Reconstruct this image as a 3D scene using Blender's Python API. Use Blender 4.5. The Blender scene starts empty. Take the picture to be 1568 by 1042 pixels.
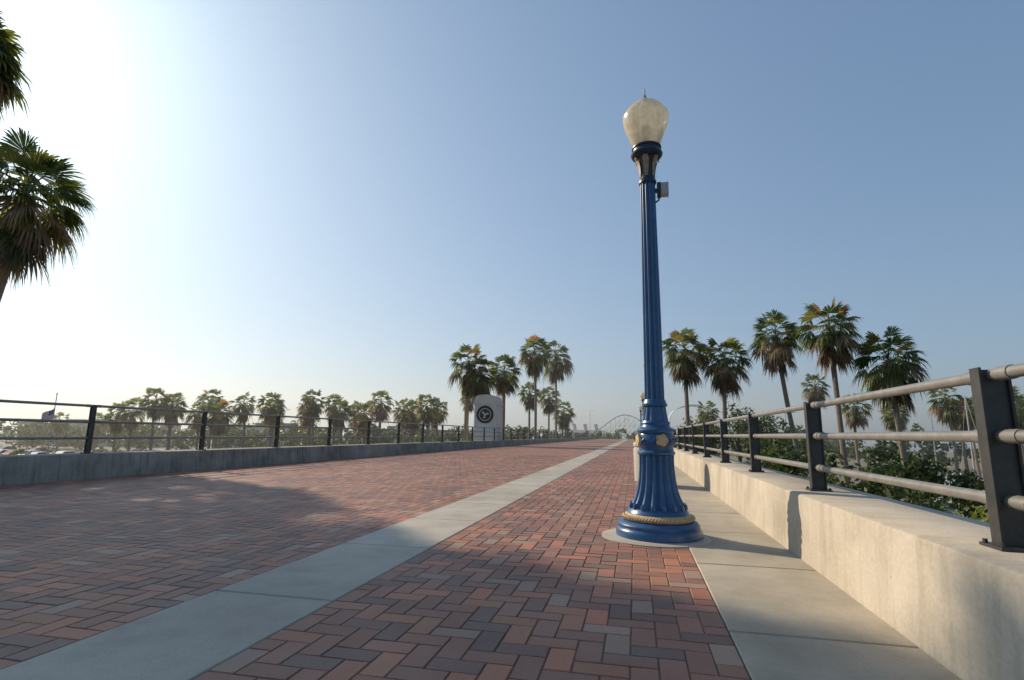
import bpy, math, random
from mathutils import Vector, Matrix
R=math.radians
random.seed(7)
scene=bpy.context.scene
COL=scene.collection
# ---------------------------------------------------------------- helpers
class MB:
    def __init__(s): s.v=[];s.f=[];s.m=[];s.c=[]
    def add(s,vs,fs,mi=0):
        o=len(s.v); s.v.extend(vs)
        for f in fs:
            s.f.append(tuple(i+o for i in f)); s.m.append(mi)
    def box(s,x0,x1,y0,y1,z0,z1,mi=0,M=None):
        vs=[(x0,y0,z0),(x1,y0,z0),(x1,y1,z0),(x0,y1,z0),(x0,y0,z1),(x1,y0,z1),(x1,y1,z1),(x0,y1,z1)]
        if M: vs=[tuple(M@Vector(v)) for v in vs]
        s.add(vs,[(3,2,1,0),(4,5,6,7),(0,1,5,4),(1,2,6,5),(2,3,7,6),(3,0,4,7)],mi)
    def tube(s,pts,rad,n=8,mi=0,cap=True):
        if not isinstance(rad,(list,tuple)): rad=[rad]*len(pts)
        pts=[Vector(p) for p in pts]; vs=[];fs=[]
        ref=None
        for i,p in enumerate(pts):
            d=(pts[min(i+1,len(pts)-1)]-pts[max(i-1,0)]).normalized()
            if ref is None:
                ref=Vector((0,0,1)) if abs(d.z)<.9 else Vector((1,0,0))
            a=d.cross(ref).normalized(); b=a.cross(d).normalized(); ref=b if abs(b.dot(d))<.9 else ref
            for k in range(n):
                t=2*math.pi*k/n
                vs.append(tuple(p+(a*math.cos(t)+b*math.sin(t))*rad[i]))
        for i in range(len(pts)-1):
            for k in range(n):
                k2=(k+1)%n
                fs.append((i*n+k,i*n+k2,(i+1)*n+k2,(i+1)*n+k))
        if cap:
            fs.append(tuple(range(n))[::-1]); fs.append(tuple((len(pts)-1)*n+k for k in range(n)))
        s.add(vs,fs,mi)
    def lathe(s,prof,n=48,mi=0,flute=0,amp=0,cx=0,cy=0,cap=True):
        vs=[];fs=[]
        for (r,z) in prof:
            for k in range(n):
                t=2*math.pi*k/n
                rr=r
                if flute: rr=r*(1-amp*(0.5+0.5*math.cos(flute*t))**1.5)
                vs.append((cx+rr*math.cos(t),cy+rr*math.sin(t),z))
        L=len(prof)
        for i in range(L-1):
            for k in range(n):
                k2=(k+1)%n
                fs.append((i*n+k,i*n+k2,(i+1)*n+k2,(i+1)*n+k))
        if cap:
            fs.append(tuple(range(n))[::-1]); fs.append(tuple((L-1)*n+k for k in range(n)))
        s.add(vs,fs,mi)
    def prism(s,outline,y0,y1,mi=0,M=None):  # outline in xz, ccw
        n=len(outline)
        vs=[(x,y0,z) for x,z in outline]+[(x,y1,z) for x,z in outline]
        if M: vs=[tuple(M@Vector(v)) for v in vs]
        fs=[tuple(range(n)),tuple(range(2*n-1,n-1,-1))]
        for i in range(n):
            j=(i+1)%n; fs.append((i,i+n,j+n,j))
        s.add(vs,fs,mi)
    def obj(s,name,mats,smooth=None,parent=None,loc=(0,0,0)):
        me=bpy.data.meshes.new(name); me.from_pydata(s.v,[],s.f)
        for m in mats: me.materials.append(m)
        me.polygons.foreach_set('material_index',s.m); me.update()
        if smooth:
            me.shade_smooth(); me.set_sharp_from_angle(angle=R(smooth))
        o=bpy.data.objects.new(name,me); COL.objects.link(o); o.location=loc
        if parent: o.parent=parent
        return o
def empty(name,loc=(0,0,0)):
    e=bpy.data.objects.new(name,None); e.location=loc; COL.objects.link(e); return e
def mat(name):
    m=bpy.data.materials.new(name); m.use_nodes=True
    nt=m.node_tree; nt.nodes.clear()
    out=nt.nodes.new('ShaderNodeOutputMaterial')
    return m,nt,out
def N(nt,t,**k):
    n=nt.nodes.new(t)
    for a,b in k.items(): setattr(n,a,b)
    return n
def noise_mat(name,cols,scale=3,rough=.8,metal=0,bump=.2,bscale=60,bdist=.004,detail=8,spec=.4,speck=0,stretch=None,big=None,streak=0):
    m,nt,out=mat(name); L=nt.links
    tc=N(nt,'ShaderNodeTexCoord'); mp=N(nt,'ShaderNodeMapping')
    if stretch: mp.inputs['Scale'].default_value=stretch
    L.new(tc.outputs['Object'],mp.inputs['Vector'])
    nz=N(nt,'ShaderNodeTexNoise'); nz.inputs['Scale'].default_value=scale; nz.inputs['Detail'].default_value=detail; nz.inputs['Roughness'].default_value=.65
    L.new(mp.outputs[0],nz.inputs['Vector'])
    cr=N(nt,'ShaderNodeValToRGB')
    n=len(cols); els=cr.color_ramp.elements
    while len(els)<n: els.new(.5)
    for i,c in enumerate(cols):
        els[i].position=.3+.4*i/max(1,n-1); els[i].color=(*c,1)
    L.new(nz.outputs['Fac'],cr.inputs['Fac'])
    col=cr.outputs['Color']
    nb=N(nt,'ShaderNodeTexNoise'); nb.inputs['Scale'].default_value=bscale; nb.inputs['Detail'].default_value=5
    L.new(tc.outputs['Object'],nb.inputs['Vector'])
    def mulr(col,src,lo,hi,f0=.3,f1=.7):
        mr=N(nt,'ShaderNodeMapRange'); mr.inputs['From Min'].default_value=f0; mr.inputs['From Max'].default_value=f1
        mr.inputs['To Min'].default_value=lo; mr.inputs['To Max'].default_value=hi
        L.new(src,mr.inputs['Value'])
        mx=N(nt,'ShaderNodeVectorMath',operation='SCALE'); L.new(col,mx.inputs[0]); L.new(mr.outputs[0],mx.inputs['Scale']); return mx.outputs[0]
    if speck: col=mulr(col,nb.outputs['Fac'],1-speck,1+speck)
    if streak:
        m3=N(nt,'ShaderNodeMapping'); m3.inputs['Scale'].default_value=(1,7,.7); L.new(tc.outputs['Object'],m3.inputs['Vector'])
        n4=N(nt,'ShaderNodeTexNoise'); n4.inputs['Scale'].default_value=1.6; n4.inputs['Detail'].default_value=6; L.new(m3.outputs[0],n4.inputs['Vector'])
        col=mulr(col,n4.outputs['Fac'],1-streak,1,.36,.5)
    if big:
        n2=N(nt,'ShaderNodeTexNoise'); n2.inputs['Scale'].default_value=big[0]; n2.inputs['Detail'].default_value=4
        L.new(tc.outputs['Object'],n2.inputs['Vector'])
        col=mulr(col,n2.outputs['Fac'],1-big[1],1+big[1]*.5,.35,.65)
        vz=N(nt,'ShaderNodeTexVoronoi'); vz.inputs['Scale'].default_value=5.5; L.new(tc.outputs['Object'],vz.inputs['Vector'])
        col=mulr(col,vz.outputs['Distance'],.62,1,.02,.055)
    p=N(nt,'ShaderNodeBsdfPrincipled'); p.inputs['Roughness'].default_value=rough; p.inputs['Metallic'].default_value=metal
    p.inputs['Specular IOR Level'].default_value=spec
    L.new(col,p.inputs['Base Color'])
    bp=N(nt,'ShaderNodeBump'); bp.inputs['Strength'].default_value=bump; bp.inputs['Distance'].default_value=bdist
    L.new(nb.outputs['Fac'],bp.inputs['Height']); L.new(bp.outputs[0],p.inputs['Normal'])
    L.new(p.outputs[0],out.inputs[0]); return m
def leaf_mat(name,c1,c2,scale=.8,trans=.42,rough=.5):
    m,nt,out=mat(name); L=nt.links
    tc=N(nt,'ShaderNodeTexCoord'); nz=N(nt,'ShaderNodeTexNoise'); nz.inputs['Scale'].default_value=scale; nz.inputs['Detail'].default_value=6
    L.new(tc.outputs['Object'],nz.inputs['Vector'])
    cr=N(nt,'ShaderNodeValToRGB'); cr.color_ramp.elements[0].position=.35; cr.color_ramp.elements[1].position=.65
    cr.color_ramp.elements[0].color=(*c1,1); cr.color_ramp.elements[1].color=(*c2,1)
    L.new(nz.outputs['Fac'],cr.inputs['Fac'])
    p=N(nt,'ShaderNodeBsdfPrincipled'); p.inputs['Roughness'].default_value=rough; p.inputs['Specular IOR Level'].default_value=.45
    L.new(cr.outputs[0],p.inputs['Base Color'])
    t=N(nt,'ShaderNodeBsdfTranslucent'); 
    sc=N(nt,'ShaderNodeVectorMath',operation='MULTIPLY'); sc.inputs[1].default_value=(1.9,1.8,.9)
    L.new(cr.outputs[0],sc.inputs[0]); L.new(sc.outputs[0],t.inputs['Color'])
    mx=N(nt,'ShaderNodeMixShader'); mx.inputs[0].default_value=trans
    L.new(p.outputs[0],mx.inputs[1]); L.new(t.outputs[0],mx.inputs[2]); L.new(mx.outputs[0],out.inputs[0]); return m
# ---------------------------------------------------------------- materials
def brick_mat():
    m,nt,out=mat('brick_paver'); L=nt.links
    at=N(nt,'ShaderNodeVertexColor'); at.layer_name='Col'
    tc=N(nt,'ShaderNodeTexCoord')
    nz=N(nt,'ShaderNodeTexNoise'); nz.inputs['Scale'].default_value=.55; nz.inputs['Detail'].default_value=6
    L.new(tc.outputs['Object'],nz.inputs['Vector'])
    mr=N(nt,'ShaderNodeMapRange'); mr.inputs['From Min'].default_value=.3; mr.inputs['From Max'].default_value=.7; mr.inputs['To Min'].default_value=.82; mr.inputs['To Max'].default_value=1.18
    L.new(nz.outputs['Fac'],mr.inputs['Value'])
    nb=N(nt,'ShaderNodeTexNoise'); nb.inputs['Scale'].default_value=110; nb.inputs['Detail'].default_value=5; nb.inputs['Roughness'].default_value=.7
    L.new(tc.outputs['Object'],nb.inputs['Vector'])
    m2=N(nt,'ShaderNodeMapRange'); m2.inputs['From Min'].default_value=.3; m2.inputs['From Max'].default_value=.7; m2.inputs['To Min'].default_value=.72; m2.inputs['To Max'].default_value=1.2
    L.new(nb.outputs['Fac'],m2.inputs['Value'])
    mm=N(nt,'ShaderNodeMath',operation='MULTIPLY'); L.new(mr.outputs[0],mm.inputs[0]); L.new(m2.outputs[0],mm.inputs[1])
    sc=N(nt,'ShaderNodeVectorMath',operation='SCALE'); L.new(at.outputs['Color'],sc.inputs[0]); L.new(mm.outputs[0],sc.inputs['Scale'])
    n3=N(nt,'ShaderNodeTexNoise'); n3.inputs['Scale'].default_value=1.7; n3.inputs['Detail'].default_value=9; n3.inputs['Roughness'].default_value=.7
    L.new(tc.outputs['Object'],n3.inputs['Vector'])
    m3=N(nt,'ShaderNodeMapRange'); m3.inputs['From Min'].default_value=.38; m3.inputs['From Max'].default_value=.7; m3.inputs['To Min'].default_value=.02; m3.inputs['To Max'].default_value=.34
    L.new(n3.outputs['Fac'],m3.inputs['Value'])
    mix=N(nt,'ShaderNodeMix',data_type='RGBA'); L.new(m3.outputs[0],mix.inputs['Factor']); L.new(sc.outputs[0],mix.inputs[6]); mix.inputs[7].default_value=(.34,.245,.18,1)
    p=N(nt,'ShaderNodeBsdfPrincipled'); p.inputs['Roughness'].default_value=.62; p.inputs['Specular IOR Level'].default_value=.33
    L.new(mix.outputs[2],p.inputs['Base Color'])
    bp=N(nt,'ShaderNodeBump'); bp.inputs['Strength'].default_value=.35; bp.inputs['Distance'].default_value=.004
    L.new(nb.outputs['Fac'],bp.inputs['Height']); L.new(bp.outputs[0],p.inputs['Normal'])
    L.new(p.outputs[0],out.inputs[0]); return m
M_brick=brick_mat()
M_sand=noise_mat('joint_sand',[(.10,.08,.06),(.28,.22,.16)],scale=2.5,rough=.95,bscale=150)
M_conc=noise_mat('concrete_strip',[(.34,.30,.24),(.43,.38,.31),(.48,.43,.35)],scale=2.2,rough=.75,bscale=170,bump=.25,speck=.13,big=(.5,.2))
M_walk=noise_mat('concrete_walk',[(.35,.30,.225),(.42,.36,.275),(.47,.41,.32)],scale=2.5,rough=.8,bscale=150,bump=.25,speck=.12,big=(.6,.2))
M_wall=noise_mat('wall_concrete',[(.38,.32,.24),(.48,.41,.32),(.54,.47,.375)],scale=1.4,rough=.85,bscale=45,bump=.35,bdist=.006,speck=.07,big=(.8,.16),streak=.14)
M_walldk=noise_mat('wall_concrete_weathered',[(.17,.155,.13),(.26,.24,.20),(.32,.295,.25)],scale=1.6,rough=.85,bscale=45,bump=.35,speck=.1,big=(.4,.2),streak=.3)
M_joint=noise_mat('joint_dark',[(.04,.035,.03),(.07,.06,.055)],rough=.9)
M_rail=noise_mat('rail_grey_paint',[(.20,.185,.165),(.30,.28,.25)],scale=9,rough=.42,metal=.3,bump=.06,bscale=120,speck=.1)
M_post=noise_mat('post_dark_steel',[(.04,.04,.038),(.075,.073,.068)],scale=9,rough=.45,metal=.3,bump=.08,bscale=100)
M_blue=noise_mat('lamp_blue_enamel',[(.016,.066,.155),(.03,.105,.235)],scale=7,rough=.3,bump=.1,bscale=35,bdist=.002,spec=.55,speck=.1)
M_navy=noise_mat('lamp_navy',[(.012,.024,.042),(.022,.04,.07)],scale=10,rough=.4,bump=.08)
M_gold=noise_mat('aged_gold_paint',[(.30,.20,.10),(.58,.42,.22),(.44,.30,.15)],scale=26,rough=.6,metal=.1,bump=.5,bscale=70,bdist=.004)
M_box=noise_mat('grey_box',[(.34,.34,.33),(.45,.44,.42)],scale=8,rough=.5)
M_trunk=noise_mat('palm_bark',[(.12,.09,.07),(.26,.2,.155),(.19,.145,.11)],scale=4,rough=.95,bscale=12,bump=.8,bdist=.05,stretch=(1,1,5))
M_bark=noise_mat('tree_bark',[(.07,.05,.035),(.15,.11,.08)],scale=6,rough=.95,bscale=20,bump=.6,bdist=.03)
M_f1=leaf_mat('frond_green',(.055,.08,.022),(.11,.14,.04))
M_f2=leaf_mat('frond_yellow_green',(.12,.13,.035),(.18,.18,.06))
M_f3=leaf_mat('frond_dead',(.14,.09,.05),(.28,.195,.12),trans=.25,rough=.8)
M_f4=leaf_mat('frond_dark',(.03,.055,.02),(.06,.095,.032))
M_f5=leaf_mat('frond_orange',(.28,.13,.03),(.38,.2,.05),trans=.3)
M_l1=leaf_mat('leaf_mid',(.05,.075,.025),(.09,.115,.038),scale=1.5)
M_l2=leaf_mat('leaf_dark',(.028,.048,.017),(.055,.078,.026),scale=1.5)
M_l3=leaf_mat('leaf_bright',(.12,.14,.03),(.19,.2,.05),scale=1.5)
def glass_mat():
    m,nt,out=mat('frosted_globe'); L=nt.links
    tc=N(nt,'ShaderNodeTexCoord'); nz=N(nt,'ShaderNodeTexNoise'); nz.inputs['Scale'].default_value=14; nz.inputs['Detail'].default_value=8
    L.new(tc.outputs['Object'],nz.inputs['Vector'])
    cr=N(nt,'ShaderNodeValToRGB'); e=cr.color_ramp.elements; e[0].position=.3; e[0].color=(.66,.56,.38,1); e[1].position=.7; e[1].color=(.88,.82,.70,1)
    L.new(nz.outputs['Fac'],cr.inputs['Fac'])
    p=N(nt,'ShaderNodeBsdfPrincipled'); p.inputs['Roughness'].default_value=.22; L.new(cr.outputs[0],p.inputs['Base Color'])
    t=N(nt,'ShaderNodeBsdfTranslucent'); L.new(cr.outputs[0],t.inputs['Color'])
    g=N(nt,'ShaderNodeBsdfTransparent'); g.inputs[0].default_value=(.95,.92,.85,1)
    mx=N(nt,'ShaderNodeMixShader'); mx.inputs[0].default_value=.5; L.new(p.outputs[0],mx.inputs[1]); L.new(t.outputs[0],mx.inputs[2])
    m2=N(nt,'ShaderNodeMixShader'); m2.inputs[0].default_value=.2; L.new(mx.outputs[0],m2.inputs[1]); L.new(g.outputs[0],m2.inputs[2])
    L.new(m2.outputs[0],out.inputs[0]); return m
M_globe=glass_mat()
def plain(name,c,rough=.6,metal=0): return noise_mat(name,[tuple(x*.85 for x in c),c],scale=2,rough=rough,metal=metal,bump=.05)
# ---------------------------------------------------------------- world & sun
AZ=64.5; EL=30
sd=Vector((-math.sin(R(AZ))*math.cos(R(EL)),math.cos(R(AZ))*math.cos(R(EL)),math.sin(R(EL))))
w=bpy.data.worlds.new('World'); scene.world=w; w.use_nodes=True
nt=w.node_tree; bg=nt.nodes['Background']; sky=nt.nodes.new('ShaderNodeTexSky'); sky.sky_type='NISHITA'; sky.sun_disc=False
sky.sun_elevation=R(EL); sky.sun_rotation=R(-AZ); sky.air_density=1.0; sky.dust_density=1.9; sky.ozone_density=1.0; sky.altitude=0
gm=nt.nodes.new('ShaderNodeGamma'); gm.inputs[1].default_value=.6
vm=nt.nodes.new('ShaderNodeVectorMath'); vm.operation='MULTIPLY'; vm.inputs[1].default_value=(1.46,1.94,2.4)
nt.links.new(sky.outputs[0],gm.inputs[0]); nt.links.new(gm.outputs[0],vm.inputs[0]); nt.links.new(vm.outputs[0],bg.inputs[0]); bg.inputs[1].default_value=.1
sl=bpy.data.lights.new('sun','SUN'); sl.energy=5.0; sl.angle=R(.5); sl.color=(1,.85,.64)
so=bpy.data.objects.new('sun',sl); COL.objects.link(so); so.rotation_euler=sd.to_track_quat('Z','Y').to_euler(); so.location=(-20,20,30)
# ---------------------------------------------------------------- camera
cam=bpy.data.cameras.new('camera'); co=bpy.data.objects.new('camera',cam); COL.objects.link(co); scene.camera=co
cam.sensor_width=36; cam.lens=18.83; cam.clip_start=.05; cam.clip_end=6000
th=R(9.96); ps=R(12.9)
f=Vector((-math.sin(ps)*math.cos(th),math.cos(ps)*math.cos(th),math.sin(th)))
r=Vector((math.cos(ps),math.sin(ps),0)); u=r.cross(f)
Mx=Matrix((( r.x,u.x,-f.x),(r.y,u.y,-f.y),(r.z,u.z,-f.z))).to_4x4()
co.matrix_world=Matrix.Translation((0,0,1.0))@Mx@Matrix.Rotation(R(.8),4,'Z')
scene.view_settings.view_transform='Standard'; scene.view_settings.look='None'; scene.view_settings.exposure=0
# ---------------------------------------------------------------- ground
b=MB(); b.add([(-3000,-3000,-5),(3000,-3000,-5),(3000,4000,-5),(-3000,4000,-5)],[(0,1,2,3)])
b.obj('ground',[noise_mat('ground_grass',[(.11,.11,.06),(.19,.17,.115),(.14,.14,.075)],scale=.05,rough=.95,bscale=3,bump=.3)])
b=MB(); b.add([(-150,60,-4.99),(-22,60,-4.99),(-22,112,-4.99),(-150,112,-4.99)],[(0,1,2,3)])
b.add([(20,68.5,-4.99),(120,68.5,-4.99),(120,110,-4.99),(20,110,-4.99)],[(0,1,2,3)])
b.obj('parking_lot',[noise_mat('lot_asphalt',[(.14,.135,.125),(.21,.20,.18)],scale=.2,rough=.9,bscale=20)])
b=MB()
for yy in (68,82,97):
    for k in range(42):
        x=-148+3*k; b.add([(x,yy-2.4,-4.985),(x+.12,yy-2.4,-4.985),(x+.12,yy+2.4,-4.985),(x,yy+2.4,-4.985)],[(0,1,2,3)])
b.obj('parking_markings',[plain('line_white',(.7,.7,.66))])
b=MB(); b.add([(-2500,330,-4.98),(2500,330,-4.98),(2500,3500,-4.98),(-2500,3500,-4.98)],[(0,1,2,3)])
b.add([(22,46,-4.98),(200,46,-4.98),(200,67.5,-4.98),(22,67.5,-4.98)],[(0,1,2,3)])
b.obj('harbor_water',[noise_mat('water',[(.05,.085,.11),(.08,.12,.15)],scale=.05,rough=.12,bscale=.9,bump=.35,bdist=.15)])
# atmospheric haze (real scattering volume over the harbour district)
m,nt2,out=mat('haze'); vs_=nt2.nodes.new('ShaderNodeVolumeScatter'); vs_.inputs['Color'].default_value=(1,.98,.95,1); vs_.inputs['Density'].default_value=.0009; vs_.inputs['Anisotropy'].default_value=.45
nt2.links.new(vs_.outputs[0],out.inputs['Volume'])
b=MB(); b.box(-700,500,34,1300,-4.9,70); b.obj('haze',[m])
# ---------------------------------------------------------------- bridge
Y0,Y1=-8,150
b=MB(); b.box(-11.6,2.2,Y0,Y1,-1.3,-.03)
for yy in range(4,150,24): b.box(-10.5,1.2,yy,yy+1.2,-5,-1.3)
b.obj('bridge_deck',[M_walldk])
b=MB(); b.add([(-10.65,Y0,-.007),(.45,Y0,-.007),(.45,Y1,-.007),(-10.65,Y1,-.007)],[(0,1,2,3)])
b.obj('paving_sand_bed',[M_sand])
W=.125; G=.005
def brick_field(name,x0,x1):
    ni1=int(round((x1-x0)/W)); cw=(x1-x0)/ni1
    V=[];F=[];C=[]
    nj=int((Y1-Y0)/W)
    rnd=random.Random(3)
    for j in range(nj):
        for i in range(ni1):
            m=(i-j)%4
            if m==0: ex=(2 if i+1<ni1 else 1,1)
            elif m==1:
                if i==0: ex=(1,1)
                else: continue
            elif m==3: ex=(1,2)
            else:
                if j==0: ex=(1,1)
                else: continue
            X0=x0+i*cw+G/2; X1=x0+(i+ex[0])*cw-G/2; y0=Y0+j*W+G/2; y1=Y0+(j+ex[1])*W-G/2
            q=rnd.random(); h=rnd.random(); 
            if q<.19: c=(.18+.03*h,.108,.085)
            elif q<.34: c=(.38+.07*h,.165,.092)
            elif q<.41: c=(.35,.225,.16)
            else: c=(.265+.075*h,.12+.028*h,.08+.02*h)
            k=.88+.26*rnd.random(); c=(c[0]*k,c[1]*k,c[2]*k,1)
            tx=(rnd.random()-.5)*.0026; ty=(rnd.random()-.5)*.0026; dz=(rnd.random()-.5)*.001
            o=len(V)
            if y0<26:
                e=.004
                zz=[dz-tx-ty,dz+tx-ty,dz+tx+ty,dz-tx+ty]
                V+= [(X0+e,y0+e,zz[0]),(X1-e,y0+e,zz[1]),(X1-e,y1-e,zz[2]),(X0+e,y1-e,zz[3]),
                     (X0,y0,-.006),(X1,y0,-.006),(X1,y1,-.006),(X0,y1,-.006)]
                fs=[(0,1,2,3),(4,5,1,0),(5,6,2,1),(6,7,3,2),(7,4,0,3)]
            else:
                V+=[(X0,y0,0),(X1,y0,0),(X1,y1,0),(X0,y1,0)]; fs=[(0,1,2,3)]
            for q_ in fs:
                F.append(tuple(t+o for t in q_)); C.extend([c]*4)
    me=bpy.data.meshes.new(name); me.from_pydata(V,[],F); me.materials.append(M_brick)
    at=me.color_attributes.new('Col','FLOAT_COLOR','CORNER')
    at.data.foreach_set('color',[x for c in C for x in c]); me.update()
    o=bpy.data.objects.new(name,me); COL.objects.link(o)
brick_field('brick_road',-10.65,-2.615)
brick_field('brick_path',-1.785,.45)
def slabs(name,x0,x1,step,start,m,z=.004):
    b=MB(); y=start; rnd=random.Random(5)
    while y<Y1:
        dz=(rnd.random()-.5)*.003; g=.006; e=.006
        X0,X1,a,c=x0+.004,x1-.004,y+g,y+step-g; zt=z+dz
        b.add([(X0+e,a+e,zt),(X1-e,a+e,zt),(X1-e,c-e,zt),(X0+e,c-e,zt),(X0,a,zt-.006),(X1,a,zt-.006),(X1,c,zt-.006),(X0,c,zt-.006),
               (X0,a,-.03),(X1,a,-.03),(X1,c,-.03),(X0,c,-.03)],
              [(0,1,2,3),(4,5,1,0),(5,6,2,1),(6,7,3,2),(7,4,0,3),(8,9,5,4),(9,10,6,5),(10,11,7,6),(11,8,4,7)])
        y+=step
    b.obj(name,[m])
slabs('concrete_band',-2.615,-1.785,1.55,3.11-1.55*7,M_conc)
slabs('sidewalk',.45,1.33,1.55,3.2-1.55*7,M_walk)
b=MB(); b.lathe([(.53,-.02),(.53,.010),(.52,.014)],n=48,cx=.17,cy=5.82); b.obj('lamp_pad',[M_conc],smooth=30)
def wall(name,xin,xout,h,step,m,c=.022):
    b=MB(); s=1 if xout>xin else -1
    y=Y0
    pr=[(xin,-.02),(xin+.028*s,h-c),(xin+.034*s,h-c*.35),(xin+.05*s,h),(xout-.04*s,h),(xout,h-c),(xout,-.9)]
    if s>0: pr=pr[::-1]
    while y<Y1:
        b.prism([(x,z) for x,z in pr],y+.006,y+step-.006); y+=step
    b.box(min(xin,xout)+.06,max(xin,xout)-.06,Y0,Y1,-.5,h-.03,1)
    o=b.obj(name,[m,M_joint],smooth=40); return o
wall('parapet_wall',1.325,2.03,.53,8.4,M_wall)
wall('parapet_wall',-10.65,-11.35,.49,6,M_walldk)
def fence(name,x,ys,z0,rails,top,rr,pw=.05,pd=.11):
    e=empty(name,(x,0,0))
    b=MB()
    for y in ys:
        b.box(-pd/2,pd/2,y-pw/2,y+pw/2,z0-.02,top-.01)
        b.box(-pd/2-.012,-pd/2-.001,y-pw*.8,y+pw*.8,z0-.02,top)
        b.box(pd/2+.001,pd/2+.012,y-pw*.8,y+pw*.8,z0-.02,top)
        b.box(-pd*.9,pd*.9,y-.08,y+.08,z0+.001,z0+.014)
        for sx in(-.075,.075):
            for sy in(-.06,.06): b.lathe([(.011,z0),(.011,z0+.03)],n=6,cx=sx,cy=y+sy)
    b.obj('posts',[M_post],parent=e)
    b=MB()
    for z in rails:
        b.tube([(0,Y0,z),(0,Y1,z)],rr,n=12)
        for y in ys:
            if y<30: b.tube([(0,y+.075,z),(0,y+.16,z)],rr*1.16,n=12); b.tube([(0,y-.16,z),(0,y-.075,z)],rr*1.16,n=12)
    b.obj('rails',[M_rail],smooth=40,parent=e)
    return e
fence('metal_railing',1.62,[2.92+2.62*k for k in range(-3,56)],.53,[.735,1.02,1.30],1.335,.028,pw=.045,pd=.10)
fence('metal_railing',-10.95,[9.0+3*k for k in range(-5,47)],.49,[.80,1.13,1.455],1.475,.026,pw=.045,pd=.07)
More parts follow.
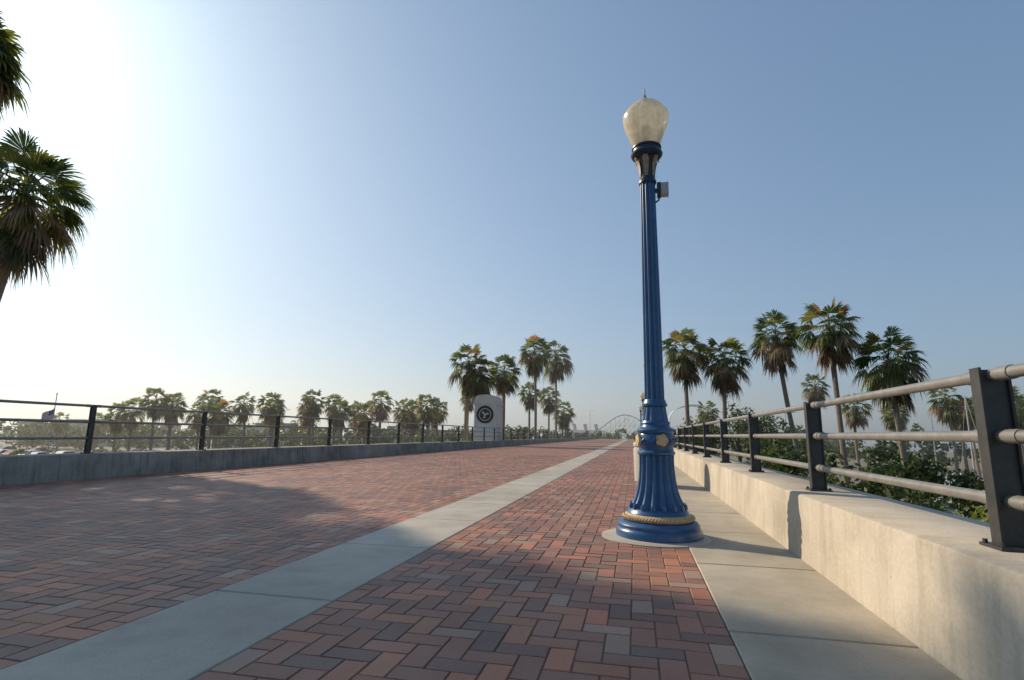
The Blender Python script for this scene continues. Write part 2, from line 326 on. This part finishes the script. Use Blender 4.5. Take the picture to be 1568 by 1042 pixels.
# ---------------------------------------------------------------- lamp
M_bronze=noise_mat('bronze_leaf',[(.20,.13,.08),(.42,.29,.2)],scale=20,rough=.55,metal=.2,bump=.3)
def street_lamp(loc):
    e=empty('street_lamp',loc)
    b=MB()
    b.lathe([(.425,0),(.425,.05),(.415,.075),(.40,.085),(.405,.115),(.385,.14),(.36,.15)],n=64,mi=0)
    b.lathe([(.33,.15),(.345,.16),(.35,.185),(.342,.20),(.31,.215),(.30,.222)],n=64,mi=2)
    for k in range(72):
        t=2*math.pi*k/72; t2=t+.11
        b.tube([(.343*math.cos(t),.343*math.sin(t),.164),(.352*math.cos((t+t2)/2),.352*math.sin((t+t2)/2),.182),(.338*math.cos(t2),.338*math.sin(t2),.202)],[.008,.011,.008],n=6,mi=2)
    b.lathe([(.31,.218),(.30,.24),(.275,.265)],n=64,mi=0)
    b.lathe([(.285,.262),(.262,.31),(.232,.37),(.205,.45),(.188,.55),(.178,.66),(.175,.76),(.178,.80)],n=192,mi=0,flute=16,amp=.13)
    for k in range(16):
        t=2*math.pi*(k+.5)/16
        b.lathe([(.001,.255),(.022,.262),(.026,.285),(.018,.31),(.001,.32)],n=8,cx=.268*math.cos(t),cy=.268*math.sin(t),mi=0)
    b.lathe([(.17,.79),(.188,.80),(.192,.82),(.18,.835),(.172,.84),(.172,.87),(.178,.88),(.182,.94),(.178,1.0),(.172,1.01),(.188,1.025),(.192,1.045),(.178,1.065),(.15,1.08),(.142,1.10),(.148,1.12),(.138,1.14)],n=64,mi=0)
    b.lathe([(.138,1.135),(.132,1.16),(.12,1.23),(.113,1.29)],n=144,mi=0,flute=12,amp=.1)
    b.lathe([(.112,1.285),(.128,1.295),(.13,1.315),(.118,1.33),(.115,1.35),(.105,1.365)],n=64,mi=0)
    for k in range(4):
        t=math.radians(-72+90*k); c=Vector((math.cos(t)*.176,math.sin(t)*.176,.945)); d=Vector((math.cos(t),math.sin(t),0)); s=Vector((-math.sin(t),math.cos(t),0))
        n=20
        vs=[tuple(c+d*.03)];
        for rr,dd in((.038,.028),(.056,.024),(.064,.0)):
            for q in range(n):
                a=2*math.pi*q/n; wob=1+.12*math.cos(5*a) 
                vs.append(tuple(c+d*dd+(s*math.cos(a)+Vector((0,0,1))*math.sin(a))*rr*wob))
        fs=[(0,1+q,1+(q+1)%n) for q in range(n)]
        for L_ in range(2):
            for q in range(n): fs.append((1+L_*n+q,1+(L_+1)*n+q,1+(L_+1)*n+(q+1)%n,1+L_*n+(q+1)%n))
        b.add(vs,fs,2)
        for sg in(-1,1):
            pts=[c+d*.012+s*sg*.075+Vector((0,0,.02)),c+d*.004+s*sg*.1+Vector((0,0,-.01)),c-d*.008+s*sg*.12+Vector((0,0,.015))]
            b.tube([tuple(p) for p in pts],[.012,.012,.006],n=6,mi=0)
    b.lathe([(.104,1.36),(.100,1.8),(.094,2.6),(.086,3.4),(.083,3.80)],n=144,mi=0,flute=12,amp=.17)
    b.lathe([(.085,3.79),(.096,3.80),(.098,3.825),(.088,3.845),(.082,3.86)],n=48,mi=1)
    b.lathe([(.080,3.85),(.078,3.90),(.084,3.98),(.10,4.06),(.125,4.11)],n=48,mi=1)
    for k in range(6):
        t=2*math.pi*(k+.35)/6; d=Vector((math.cos(t),math.sin(t),0)); s=Vector((-math.sin(t),math.cos(t),0))
        prof=[(.084,3.87,.014),(.086,3.92,.022),(.094,3.99,.03),(.112,4.06,.036),(.136,4.10,.026),(.142,4.085,.012)]
        vs=[];fs=[]
        for (rr,z,wd) in prof:
            for q,off in((-1,0),(0,.008),(1,0)): vs.append(tuple(d*(rr+off)+s*wd*q+Vector((0,0,z))))
        for i in range(len(prof)-1):
            for q in range(2): fs.append((i*3+q,i*3+q+1,(i+1)*3+q+1,(i+1)*3+q))
        b.add(vs,fs,3)
    b.lathe([(.12,4.10),(.15,4.115),(.172,4.135),(.178,4.155),(.172,4.17),(.155,4.18),(.152,4.215),(.165,4.225),(.165,4.24),(.14,4.25)],n=48,mi=1)
    b.box(.075,.115,-.02,.02,3.69,3.73,1)
    b.box(.10,.142,-.05,.05,3.64,3.79,1); b.box(.143,.215,-.045,.045,3.645,3.785,4); b.box(.216,.223,-.05,.05,3.638,3.792,4)
    b.tube([(.12,0,3.64),(.12,0,3.60),(.08,0,3.57)],.01,n=8,mi=1)
    b.tube([(0,0,4.86),(0,0,4.885),(0,0,4.90),(0,0,5.0)],[.03,.018,.008,.004],n=10,mi=3)
    b.tube([(0,0,4.885),(0,0,4.9),(0,0,4.915)],[.006,.016,.006],n=10,mi=3)
    b.obj('post',[M_blue,M_navy,M_gold,M_bronze,M_box],smooth=38,parent=e)
    b=MB()
    b.lathe([(.135,4.235),(.15,4.26),(.168,4.31),(.195,4.38),(.226,4.46),(.248,4.53),(.258,4.59),(.261,4.625),(.256,4.65),(.245,4.665),(.238,4.675),(.215,4.71),(.175,4.755),(.125,4.79),(.075,4.82),(.045,4.845),(.03,4.865)],n=96,flute=24,amp=.012)
    b.obj('globe',[M_globe],smooth=40,parent=e)
    b=MB(); b.lathe([(.04,4.25),(.045,4.34),(.03,4.36)],n=16); b.lathe([(.03,4.36),(.055,4.42),(.05,4.5),(.02,4.54)],n=16,mi=1)
    b.obj('bulb',[M_navy,M_box],parent=e,smooth=40)
    return e
street_lamp((.208,5.87,.014))
street_lamp((.72,28,.006))
street_lamp((.78,50,.006)); street_lamp((.78,72,.006))
def trash(loc):
    e=empty('trash_can',loc); b=MB()
    b.lathe([(.34,0),(.36,.02),(.37,.06),(.40,.08),(.41,.70),(.405,.74),(.38,.76),(.38,.775),(.41,.785),(.415,.83),(.39,.86),(.30,.90),(.22,.915)],n=40,flute=20,amp=.03)
    b.lathe([(.215,.90),(.2,.93),(.17,.935),(.16,.90)],n=32,mi=1)
    b.obj('body',[plain('can_cream',(.5,.45,.38)),M_navy],smooth=40,parent=e)
trash((.36,11.7,.006))
# ---------------------------------------------------------------- vegetation
def palm_into(b,base,top,cr,n_green=34,n_dead=12,seg=16,seed=0,orange=.05,tr=.17,skirt=0):
    rnd=random.Random(seed)
    base=Vector(base); top=Vector(top)
    pts=[];rad=[]; K=14
    side=Vector((rnd.uniform(-1,1),rnd.uniform(-1,1),0))*.3
    for i in range(K+1):
        t=i/K; p=base.lerp(top,t)+side*math.sin(t*math.pi); pts.append(tuple(p)); rad.append(tr*(1.5-.75*t**.5 if t<.5 else 1.5-.75*.707-.1*(t-.5))*(1+.05*(i%2)))
    b.tube(pts,rad,n=9,mi=4)
    up=Vector((0,0,1))
    def leaf(o,az,el,pet,R_,droop,mi):
        d=Vector((math.cos(az)*math.cos(el),math.sin(az)*math.cos(el),math.sin(el)))
        s=Vector((-math.sin(az),math.cos(az),0))
        roll=rnd.uniform(-.5,.5); nrm=s.cross(d); s=(s*math.cos(roll)+nrm*math.sin(roll)).normalized(); nrm=d.cross(s)
        sag=-.12*pet*math.cos(el)
        hub=o+d*pet+up*sag
        mid_=o+d*pet*.5
        wv=s*.018*cr
        b.add([tuple(o-wv),tuple(o+wv),tuple(mid_+wv*.7),tuple(mid_-wv*.7),tuple(hub+wv*.5),tuple(hub-wv*.5)],[(0,1,2,3),(3,2,4,5)],mi)
        d2=(d-up*.25*math.cos(el)).normalized()
        span=rnd.uniform(1.4,1.9)
        st=2*span/seg
        vs=[tuple(hub)];fs=[]
        for i in range(seg):
            a=-span+st*(i+.5)+rnd.uniform(-.3,.3)*st
            def pt(ang,rr):
                v=d2*math.cos(ang)+s*math.sin(ang)
                p=hub+v*rr; p=p+nrm*(-.3*R_*(math.sin(ang)**2)*(rr/R_))
                p=p-up*(droop*(rr/R_)**2*R_); return p
            rl=R_*(1-.3*(abs(a)/span)**2)*rnd.uniform(.75,1.08)
            zf=nrm*(.02*R_*(1 if i%2 else -1))
            hw=st*.5
            m1=pt(a-hw*1.05,rl*.58)+zf; m2=pt(a+hw*1.05,rl*.58)-zf
            n1=pt(a-hw*.5,rl*.8); n2=pt(a+hw*.5,rl*.8)
            tp=pt(a,rl)-up*(droop*.6*R_*rnd.random())
            o_=len(vs); vs+= [tuple(m1),tuple(m2),tuple(n2),tuple(n1),tuple(tp)]
            fs+= [(0,o_,o_+1),(o_,o_+1,o_+2,o_+3),(o_+3,o_+2,o_+4)]
        b.add(vs,fs,mi)
    ga=2.39996
    for k in range(n_green):
        t=(k+.5)/n_green
        el=math.asin(max(-1,min(1,.97-1.5*t)))+rnd.uniform(-.15,.15)
        az=k*ga+rnd.uniform(-.35,.35)
        q=rnd.random()
        mi=0 if q<.5 else (1 if q<.75 else 3)
        if t>.72 and rnd.random()<.4: mi=2
        if rnd.random()<orange: mi=5
        dr=.2+.5*t
        leaf(top+up*(.12*cr*(1-t)-.1*cr*t),az,el,cr*rnd.uniform(.34,.58),cr*rnd.uniform(.40,.54),dr,mi)
    for k in range(n_dead):
        az=k*ga*1.3+rnd.uniform(-.5,.5); el=-rnd.uniform(.75,1.4)
        leaf(top-up*cr*(.1+.35*rnd.random()),az,el,cr*rnd.uniform(.3,.55),cr*rnd.uniform(.3,.5),.5,2 if rnd.random()<.7 else 3)
    for k in range(int(skirt*22)):
        az=rnd.random()*6.28; el=-rnd.uniform(.5,1.35); z=skirt*rnd.random()
        leaf(top-up*(.4*cr+z),az,el,cr*rnd.uniform(.25,.45),cr*rnd.uniform(.35,.5),.45,2)
    for k in range(26):
        az=rnd.random()*6.28; z=rnd.random()*.5*cr
        o=top-up*z+Vector((math.cos(az),math.sin(az),0))*tr*.7
        e_=o+Vector((math.cos(az),math.sin(az),0))*.15*cr+up*(.12*cr-.3*cr*rnd.random())
        b.tube([tuple(o),tuple(e_)],[.03*cr,.008*cr],n=4,mi=4,cap=False)
PM=[M_f1,M_f2,M_f3,M_f4,M_trunk,M_f5]
def palm(base,top,cr,**k):
    b=MB(); base=Vector(base); 
    palm_into(b,(0,0,0),Vector(top)-base,cr,**k)
    o=b.obj('palm_tree',PM,loc=base); return o
G0=-5
palm((-23.4,13.5,G0),(-22.0,14.3,9.55),2.5,n_green=56,n_dead=18,seg=26,seed=11,tr=.24)
palm((-32.5,15.8,G0),(-31.4,16.2,19.0),3.2,n_green=150,n_dead=50,seg=16,seed=5,tr=.32,skirt=5)
for i,(x,y,z,cr_,lx) in enumerate([(4.0,44.5,7.9,2.0,0),(7,44.3,7.0,2.0,0),(10.4,42.7,8.5,2.0,1.7),(12.5,38,8.1,2.0,.2),(15.3,37,5.8,2.05,.4),
    (23.1,77,7.7,1.9,0),(26,73,4.9,1.9,0),(34,69.5,5.5,1.9,0),(39.8,70.7,5.9,1.9,0),(49,94,5.8,2.0,0),(10,80,4.4,1.8,0),(43,103,5.5,2.1,0),(33,80,4.2,1.7,0),(44,78,4.0,1.7,0),(58,110,5.0,1.9,0),
    (36.5,72,4.4,1.9,0),(46,80,5.6,2.1,0),(52,86,5.2,2.1,0),(43,74,4.8,2.0,0),(56,90,6.2,2.2,0)]):
    palm((x+lx,y-.3,G0),(x,y,z),cr_*1.12,n_green=42 if i<5 else 30,n_dead=24,seg=18 if i<5 else 12,seed=30+i,orange=.16 if i in(0,3) else .04,tr=.16)
for i,(x,y,z,cr_) in enumerate([(-14.4,45.6,7.1,1.9),(-13.2,54.2,7.5,1.9),(-12.6,68.2,11.7,2.3),(-12.9,90.6,14.2,3.0),(-16.2,83.7,7.4,1.9),(-15.5,99.5,7.9,2.2),(-14.3,111,5.5,2.5),(-30,96,7.7,1.9),(-13.4,46.3,6.3,1.6)]):
    palm((x,y,G0),(x,y,z),cr_*1.15,n_green=36,n_dead=22,seg=16,seed=60+i,tr=.17)
for i,(x,y,z) in enumerate([(-89,77.7,3.5),(-76.7,73.3,5.8),(-80,79.8,5.3),(-67.8,75.3,5.6),(-65.4,80,5.3),(-56.2,74.9,5.1),(-51.6,79,5.8),(-50.1,83.5,5.3),(-50.3,91.8,4.6),(-41.5,83.4,5.8),(-39.9,89,5.0),(-32.1,80.4,5.2),(-71,80,4.5),(-61,82,4.6),(-36,84,4.2),(-46,86,4.0),(-135,103,2.6),(-120,100,2.4),(-73,73,4.7),(-54,82,4.6),(-34,90,5.2),(-84,76,4.2),(-78,84,4.0),(-63,72,3.6),(-47,80,4.4)]):
    palm((x+.4,y,G0),(x,y,z),2.6,n_green=34,n_dead=16,seg=12,seed=100+i,tr=.2)
def cloud(b,c,rad,clumps,leaves,ls,rnd,mats=(0,1)):
    for k in range(clumps):
        while True:
            p=Vector((rnd.uniform(-1,1),rnd.uniform(-1,1),rnd.uniform(-.8,1)))
            if .25<p.length<1: break
        cc=Vector((c[0]+p.x*rad[0],c[1]+p.y*rad[1],c[2]+p.z*rad[2])); rc=rnd.uniform(.22,.42)*min(rad)
        mi=mats[0] if rnd.random()<.5 else mats[1]
        for q in range(leaves):
            v=Vector((rnd.gauss(0,1),rnd.gauss(0,1),rnd.gauss(0,1))).normalized()
            p=cc+v*rc*rnd.uniform(.55,1.1)
            a=Vector((rnd.gauss(0,1),rnd.gauss(0,1),rnd.gauss(0,1))).normalized(); t=v.cross(a).normalized()
            n2=(v+a*.6).normalized(); s=t.cross(n2).normalized(); l=ls*rnd.uniform(.6,1.3)
            b.add([tuple(p-t*l),tuple(p+s*l*.45),tuple(p+t*l),tuple(p-s*l*.45)],[(0,1,2,3)],mi)
def tree(loc,topz,rad,clumps=38,leaves=60,ls=.16,seed=0,mats=(0,1),name='broadleaf_tree'):
    rnd=random.Random(seed); b=MB(); H=topz-loc[2]; cz=H-rad[2]
    b.tube([(0,0,0),(.1,.05,cz*.5),(0,0,cz)],[.22,.16,.1],n=8,mi=3)
    for k in range(7):
        a=k*.9+rnd.random(); b.tube([(0.05,0,cz*rnd.uniform(.5,.8)),(math.cos(a)*rad[0]*.35,math.sin(a)*rad[1]*.35,cz*.95),(math.cos(a)*rad[0]*.7,math.sin(a)*rad[1]*.7,cz+rad[2]*rnd.uniform(-.2,.5))],[.08,.05,.02],n=5,mi=3)
    cloud(b,(0,0,cz),rad,clumps,leaves,ls,rnd,mats)
    b.obj(name,[M_l1,M_l2,M_l3,M_bark],loc=loc)
for i,(x,y,tz,rx,rz) in enumerate([(10.2,59,4.2,3.2,2.4),(6.8,62,3.0,2.6,2.2),(13.5,62,3.4,3,2.2),(8.8,40,1.5,2.4,2.3),(5.4,48,1.9,2.0,2.4),(12.0,46,1.6,2.8,2.4),(14.5,33,-.1,2.3,1.9),(10.5,26,-.8,2.1,1.8),
      (7.2,31,.5,1.9,2.0),(10.4,33,.3,2.2,2.0),(17,42,.5,2.4,2.1),(19,35,-.4,2.0,1.7)]):
    tree((x,y,G0),tz,(rx,rx,rz),seed=200+i,clumps=32,leaves=58,ls=.18,mats=(0,1) if i%2 else (1,1))
for i,(x,y,tz,rx) in enumerate([(6.4,10.4,.16,1.15),(8.6,11.8,-.1,1.25),(7.4,14,-.6,1.15)]):
    tree((x,y,G0),tz,(rx,rx,1.55),seed=250+i,clumps=34,leaves=90,ls=.085,mats=(2,0))
rnd=random.Random(9); b=MB()
for k in range(120):
    x=-175+k*1.35+rnd.uniform(-2,2); y=rnd.uniform(112,130)
    rr=rnd.uniform(2,3.6); tz=rnd.uniform(-.6,2.4)
    cloud(b,(x,y,tz-rr*.7),(rr*1.3,rr,rr),9,26,.5,rnd)
for k in range(46):
    x=22+k*2.6+rnd.uniform(-2,2); y=rnd.uniform(115,135)
    rr=rnd.uniform(2,3.4); tz=rnd.uniform(-.4,2.6)
    cloud(b,(x,y,tz-rr*.7),(rr*1.3,rr,rr),9,26,.5,rnd)
for k in range(70):
    x=-60+k*1.9; y=rnd.uniform(190,230); rr=rnd.uniform(2.5,4.5); tz=rnd.uniform(-.5,3.0)
    cloud(b,(x,y,tz-rr*.7),(rr*1.3,rr,rr),8,24,.7,rnd)
b.obj('distant_trees',[M_l1,M_l2])
b=MB()
for k in range(70):
    x=-140+k*1.7+rnd.uniform(-1,1); y=rnd.uniform(58,63); rr=rnd.uniform(.9,1.5)
    cloud(b,(x,y,G0+rr*.8),(rr*1.3,rr,rr),6,26,.22,rnd,mats=(0,2) if rnd.random()<.4 else (0,1))
b.obj('hedge',[M_l1,M_l2,M_l3])
# ---------------------------------------------------------------- cars
M_tire=plain('tire',(.03,.03,.03),.9); M_glass=plain('car_glass',(.03,.04,.05),.1)
M_tail=plain('tail_red',(.4,.02,.02),.3)
def car(loc,rot,c,suv=False):
    h=1.65 if suv else 1.42
    prof=[(-2.2,.35),(2.2,.35),(2.25,.6),(2.15,.82),(1.15,.95),(.5,h),(-1.1,h+.01),(-1.95 if suv else -1.75,.98 if not suv else 1.05),(-2.2,.9),(-2.27,.6)]
    b=MB()
    b.prism(prof,-.85,.85,0)
    win=[(1.0,.98),(.45,h-.07),(-1.05,h-.06),(-1.6,1.0)]
    b.prism(win,-.856,.856,1)
    b.add([(1.13,-.72,.985),(1.13,.72,.985),(.54,.65,h-.04),(.54,-.65,h-.04)],[(0,1,2,3)],1)
    for x in(-1.4,1.4):
        for s in(-1,1):
            b.tube([(x,s*.68,.33),(x,s*.88,.33)],.33,n=16,mi=2); b.tube([(x,s*.87,.33),(x,s*.89,.33)],.18,n=10,mi=3)
    for s in(-.6,.6): b.box(2.19,2.26,s-.16,s+.16,.62,.74,3); b.box(-2.275,-2.2,s-.14,s+.14,.68,.82,4)
    o=b.obj('parked_car',[c,M_glass,M_tire,M_box,M_tail],loc=loc); o.rotation_euler=(0,0,rot)
CC=[plain('paint_white',(.75,.75,.73),.25),plain('paint_silver',(.42,.43,.44),.25,.4),plain('paint_black',(.03,.03,.035),.2),plain('paint_red',(.3,.03,.025),.25),plain('paint_blue',(.05,.09,.2),.25)]
rnd=random.Random(21)
for yy in (68,82,97):
    for k in range(42):
        if rnd.random()<.42:
            car((-146.5+3*k,yy,-4.985),R(90 if rnd.random()<.5 else -90),rnd.choice([CC[0],CC[0],CC[0],CC[1],CC[1],CC[2],CC[3],CC[4]]),rnd.random()<.5)
for k in range(16):
    if rnd.random()<.7: car((27+4*k,74+rnd.choice([0,12]),-4.985),R(90),rnd.choice(CC[:3]),True)
# ---------------------------------------------------------------- buildings
M_bw=plain('stucco_white',(.6,.58,.53),.8); M_bb=plain('stucco_beige',(.42,.36,.28),.8); M_win=plain('window_dark',(.05,.06,.07),.15); M_roof=plain('roof_grey',(.2,.19,.18),.8)
def boat(loc,rot,sail=True):
    e=empty('moored_boat',loc); e.rotation_euler=(0,0,rot); b=MB()
    st=[(-4,1.1,.9),(-2,1.35,.95),(0,1.4,1.0),(2,1.15,1.1),(3.6,.5,1.25),(4.4,.03,1.35)]
    vs=[]
    for x,wd,h in st: vs+=[(x,-wd,h),(x,-wd*.6,-.1),(x,wd*.6,-.1),(x,wd,h)]
    fs=[(3,2,1,0)]
    for i in range(len(st)-1):
        a=i*4;c=a+4
        for q in range(3): fs.append((a+q,a+q+1,c+q+1,c+q))
        fs.append((a+3,a,c,c+3))
    b.add(vs,fs,0)
    b.prism([(-2.4,.98),(1.6,1.02),(1.0,1.6),(-2.2,1.65)],-.75,.75,0); b.prism([(-2.0,1.2),(1.15,1.22),(.95,1.5),(-1.9,1.5)],-.757,.757,1)
    if sail:
        b.tube([(.5,0,1.3),(.5,0,9.5)],[.08,.05],n=6,mi=2); b.tube([(.5,0,2.3),(-3.4,0,2.2)],.1,n=6,mi=1)
        for p in((4.3,0,1.3),(-3.9,0,1)): b.tube([(.5,0,9.4),p],.015,n=3,mi=2)
    b.obj('hull',[CC[0],M_glass,M_box],parent=e)
for k,(x,y) in enumerate([(26,50),(31,53),(37,49.5),(43,54),(50,52),(58,55),(67,53)]): boat((x,y,-4.95),R(80+8*k),k%2==0)
b=MB(); b.box(22,75,57.5,59,-4.9,-4.55)
for k in range(18): b.tube([(23+3*k,57.7,-5.2),(23+3*k,57.7,-3.9)],.13,n=8,mi=1)
b.obj('boat_dock',[M_conc,M_bark])
def building(name,loc,wx,wy,h,m,floors=2):
    e=empty(name,loc); b=MB(); b.box(-wx/2,wx/2,-wy/2,wy/2,0,h); b.obj('walls',[m],parent=e)
    b=MB(); b.box(-wx/2-.3,wx/2+.3,-wy/2-.3,wy/2+.3,h+.002,h+.5); b.box(-wx/6,wx/8,-wy/4,wy/4,h+.5,h+1.6); b.obj('roof',[M_roof],parent=e)
    b=MB(); n=int(wx/3)
    for fl in range(floors):
        z=h*(fl+.3)/floors
        for k in range(n):
            x=-wx/2+(k+.5)*wx/n; b.box(x-.8,x+.8,-wy/2-.05,-wy/2+.02,z,z+h/floors*.45)
    b.obj('windows',[M_win],parent=e)
building('harbor_building',(-190,160,G0),50,20,7.5,M_bb); building('harbor_building',(-120,165,G0),36,18,7,M_bw)
building('harbor_building',(-75,170,G0),30,16,6.5,M_bb)
# monument pillar
e=empty('monument_pillar',(-12.35,45.2,0)); b=MB()
hw=.95
ol=[(-hw,-5),(hw,-5),(hw,3.7)]
for k in range(9):
    t=k/8; ol.append((hw*math.cos(t*math.pi),3.85+.45*math.sin(t*math.pi)**.6))
ol.append((-hw,3.7))
b.prism(ol,-1.1,1.1); b.box(-hw-.06,hw+.06,-1.16,1.16,3.45,3.58,0); b.box(-hw-.1,hw+.1,-1.2,1.2,-5,1.15,0)
b.obj('shaft',[noise_mat('monument_stone',[(.52,.47,.41),(.66,.61,.54)],scale=1.2,rough=.85,bscale=20,speck=.08)],smooth=30,parent=e)
b=MB()
def disc(b,cx,cz,y,r0,r1,mi,n=36,a0=0,a1=2*math.pi):
    vs=[];fs=[]
    for k in range(n+1):
        a=a0+(a1-a0)*k/n; vs+=[(cx+r0*math.cos(a),y,cz+r0*math.sin(a)),(cx+r1*math.cos(a),y,cz+r1*math.sin(a))]
    for k in range(n): fs.append((2*k,2*k+1,2*k+3,2*k+2))
    b.add(vs,fs,mi)
disc(b,0,2.6,-1.11,.0,.70,0); disc(b,0,2.6,-1.12,.48,.53,1); disc(b,0,2.6,-1.12,0,.1,1)
for k in range(3): disc(b,.0,2.6,-1.125,.1,.32,1,8,k*2.09,k*2.09+.6)
b.tube([(.70*math.cos(a*.2094),-1.13,2.6+.70*math.sin(a*.2094)) for a in range(31)],.05,n=6,mi=0)
b.obj('emblem',[M_joint,M_bw],parent=e)
# flagpole
e=empty('flagpole',(-74.5,56,G0)); b=MB(); b.tube([(0,0,0),(0,0,10.3)],[.09,.05],n=8,mi=0); b.lathe([(.01,10.3),(.12,10.38),(.12,10.46),(.01,10.55)],n=10); b.obj('pole',[M_box],parent=e)
b=MB()
def fp(u_,v_): return (-(u_*1.6)*.6-.05,-(u_*1.6)*.5+.12*math.sin(u_*7),8.6-v_*1.3-u_*.9-.06*math.sin(u_*5))
for s_ in range(13):
    for k in range(12):
        u0,u1=k/12,(k+1)/12; v0,v1=s_/13,(s_+1)/13
        mi=2 if (s_<7 and k<5) else s_%2
        b.add([fp(u0,v0),fp(u1,v0),fp(u1,v1),fp(u0,v1)],[(0,1,2,3)],mi)
b.obj('flag',[plain('flag_red',(.4,.03,.04)),plain('flag_white',(.7,.7,.7)),plain('flag_blue',(.03,.05,.2))],parent=e)
# roller coaster (white lattice)
M_cw=plain('coaster_white',(.85,.85,.83),.5)
e=empty('roller_coaster',(0,0,G0)); b=MB()
def cz(t): return 8+7.5*math.sin(t*1.0)**2*(1 if t<4.7 else .7)+1.8*math.sin(t*2.3)
pts=[]
for k in range(61):
    t=k/60; x=-17+62*t; y=245+10*math.sin(t*3); pts.append(Vector((x,y,cz(t*6.2))))
for off in(-1,1):
    b.tube([tuple(p+Vector((0,off*1.2,0))) for p in pts],.22,n=5)
for i in range(0,60,2):
    p=pts[i]; q=pts[i+2]
    for off in(-1.2,1.2):
        b.tube([(p.x,p.y+off,0),(p.x,p.y+off,p.z)],.12,n=4)
        z=2
        while z<p.z-2:
            b.tube([(p.x,p.y+off,z),(q.x,q.y+off,min(z+2.5,q.z))],.085,n=4,cap=False); b.tube([(p.x,p.y+off,z),(q.x,q.y+off,z)],.085,n=4,cap=False); z+=2.8
b.obj('track_lattice',[M_cw],parent=e)
e=empty('lattice_dome',(22,215,G0)); b=MB()
for j in range(5):
    P=[(9*math.cos(math.pi*k/14),j*3,12+6*math.sin(math.pi*k/14)) for k in range(15)]
    b.tube(P,.14,n=5); b.tube([(9,j*3,0),(9,j*3,12)],.2,n=5); b.tube([(-9,j*3,0),(-9,j*3,12)],.2,n=5)
for k in range(15):
    x,z=9*math.cos(math.pi*k/14),12+6*math.sin(math.pi*k/14); b.tube([(x,0,z),(x,12,z)],.1,n=4)
    if k<14:
        x2,z2=9*math.cos(math.pi*(k+1)/14),12+6*math.sin(math.pi*(k+1)/14)
        for j in range(4): b.tube([(x,j*3,z),(x2,j*3+3,z2)],.08,n=4)
b.obj('ribs',[M_cw],parent=e)
# ocean liner
e=empty('ocean_liner',(-48,560,G0)); e.scale=(.55,.55,.55); b=MB()
hull=[(-60,0),(55,0),(68,12),(-64,11)]
b.prism(hull,-9,9,0); b.prism([(-50,11.5),(45,11.8),(42,16),(-46,16)],-8,8,1); b.prism([(-35,16),(35,16),(32,20),(-32,20)],-7,7,1)
for x in(-22,-2,18): b.tube([(x,0,20),(x-1.5,0,28)],3.2,n=20,mi=2); b.tube([(x-1.5,0,28.01),(x-2,0,31)],3.2,n=20,mi=3)
for x in(-48,46): b.tube([(x,0,12),(x,0,34)],.3,n=6,mi=1)
b.obj('ship',[CC[2],M_bw,plain('funnel_red',(.42,.10,.05)),CC[2]],parent=e)
for i,(x,y,h) in enumerate([(-20,250,17),(6,240,16),(-85,118,11),(-60,120,11),(-35,118,11),(30,120,11),(55,118,11)]):
    b=MB(); b.tube([(0,0,0),(0,0,h)],[.14,.07],n=6); b.tube([(0,0,h-.1),(1.6,0,h+.15)],.05,n=5); b.box(1.2,2.0,-.15,.15,h+.1,h+.22)
    b.obj('light_pole',[M_box],loc=(x,y,G0))
print('done')
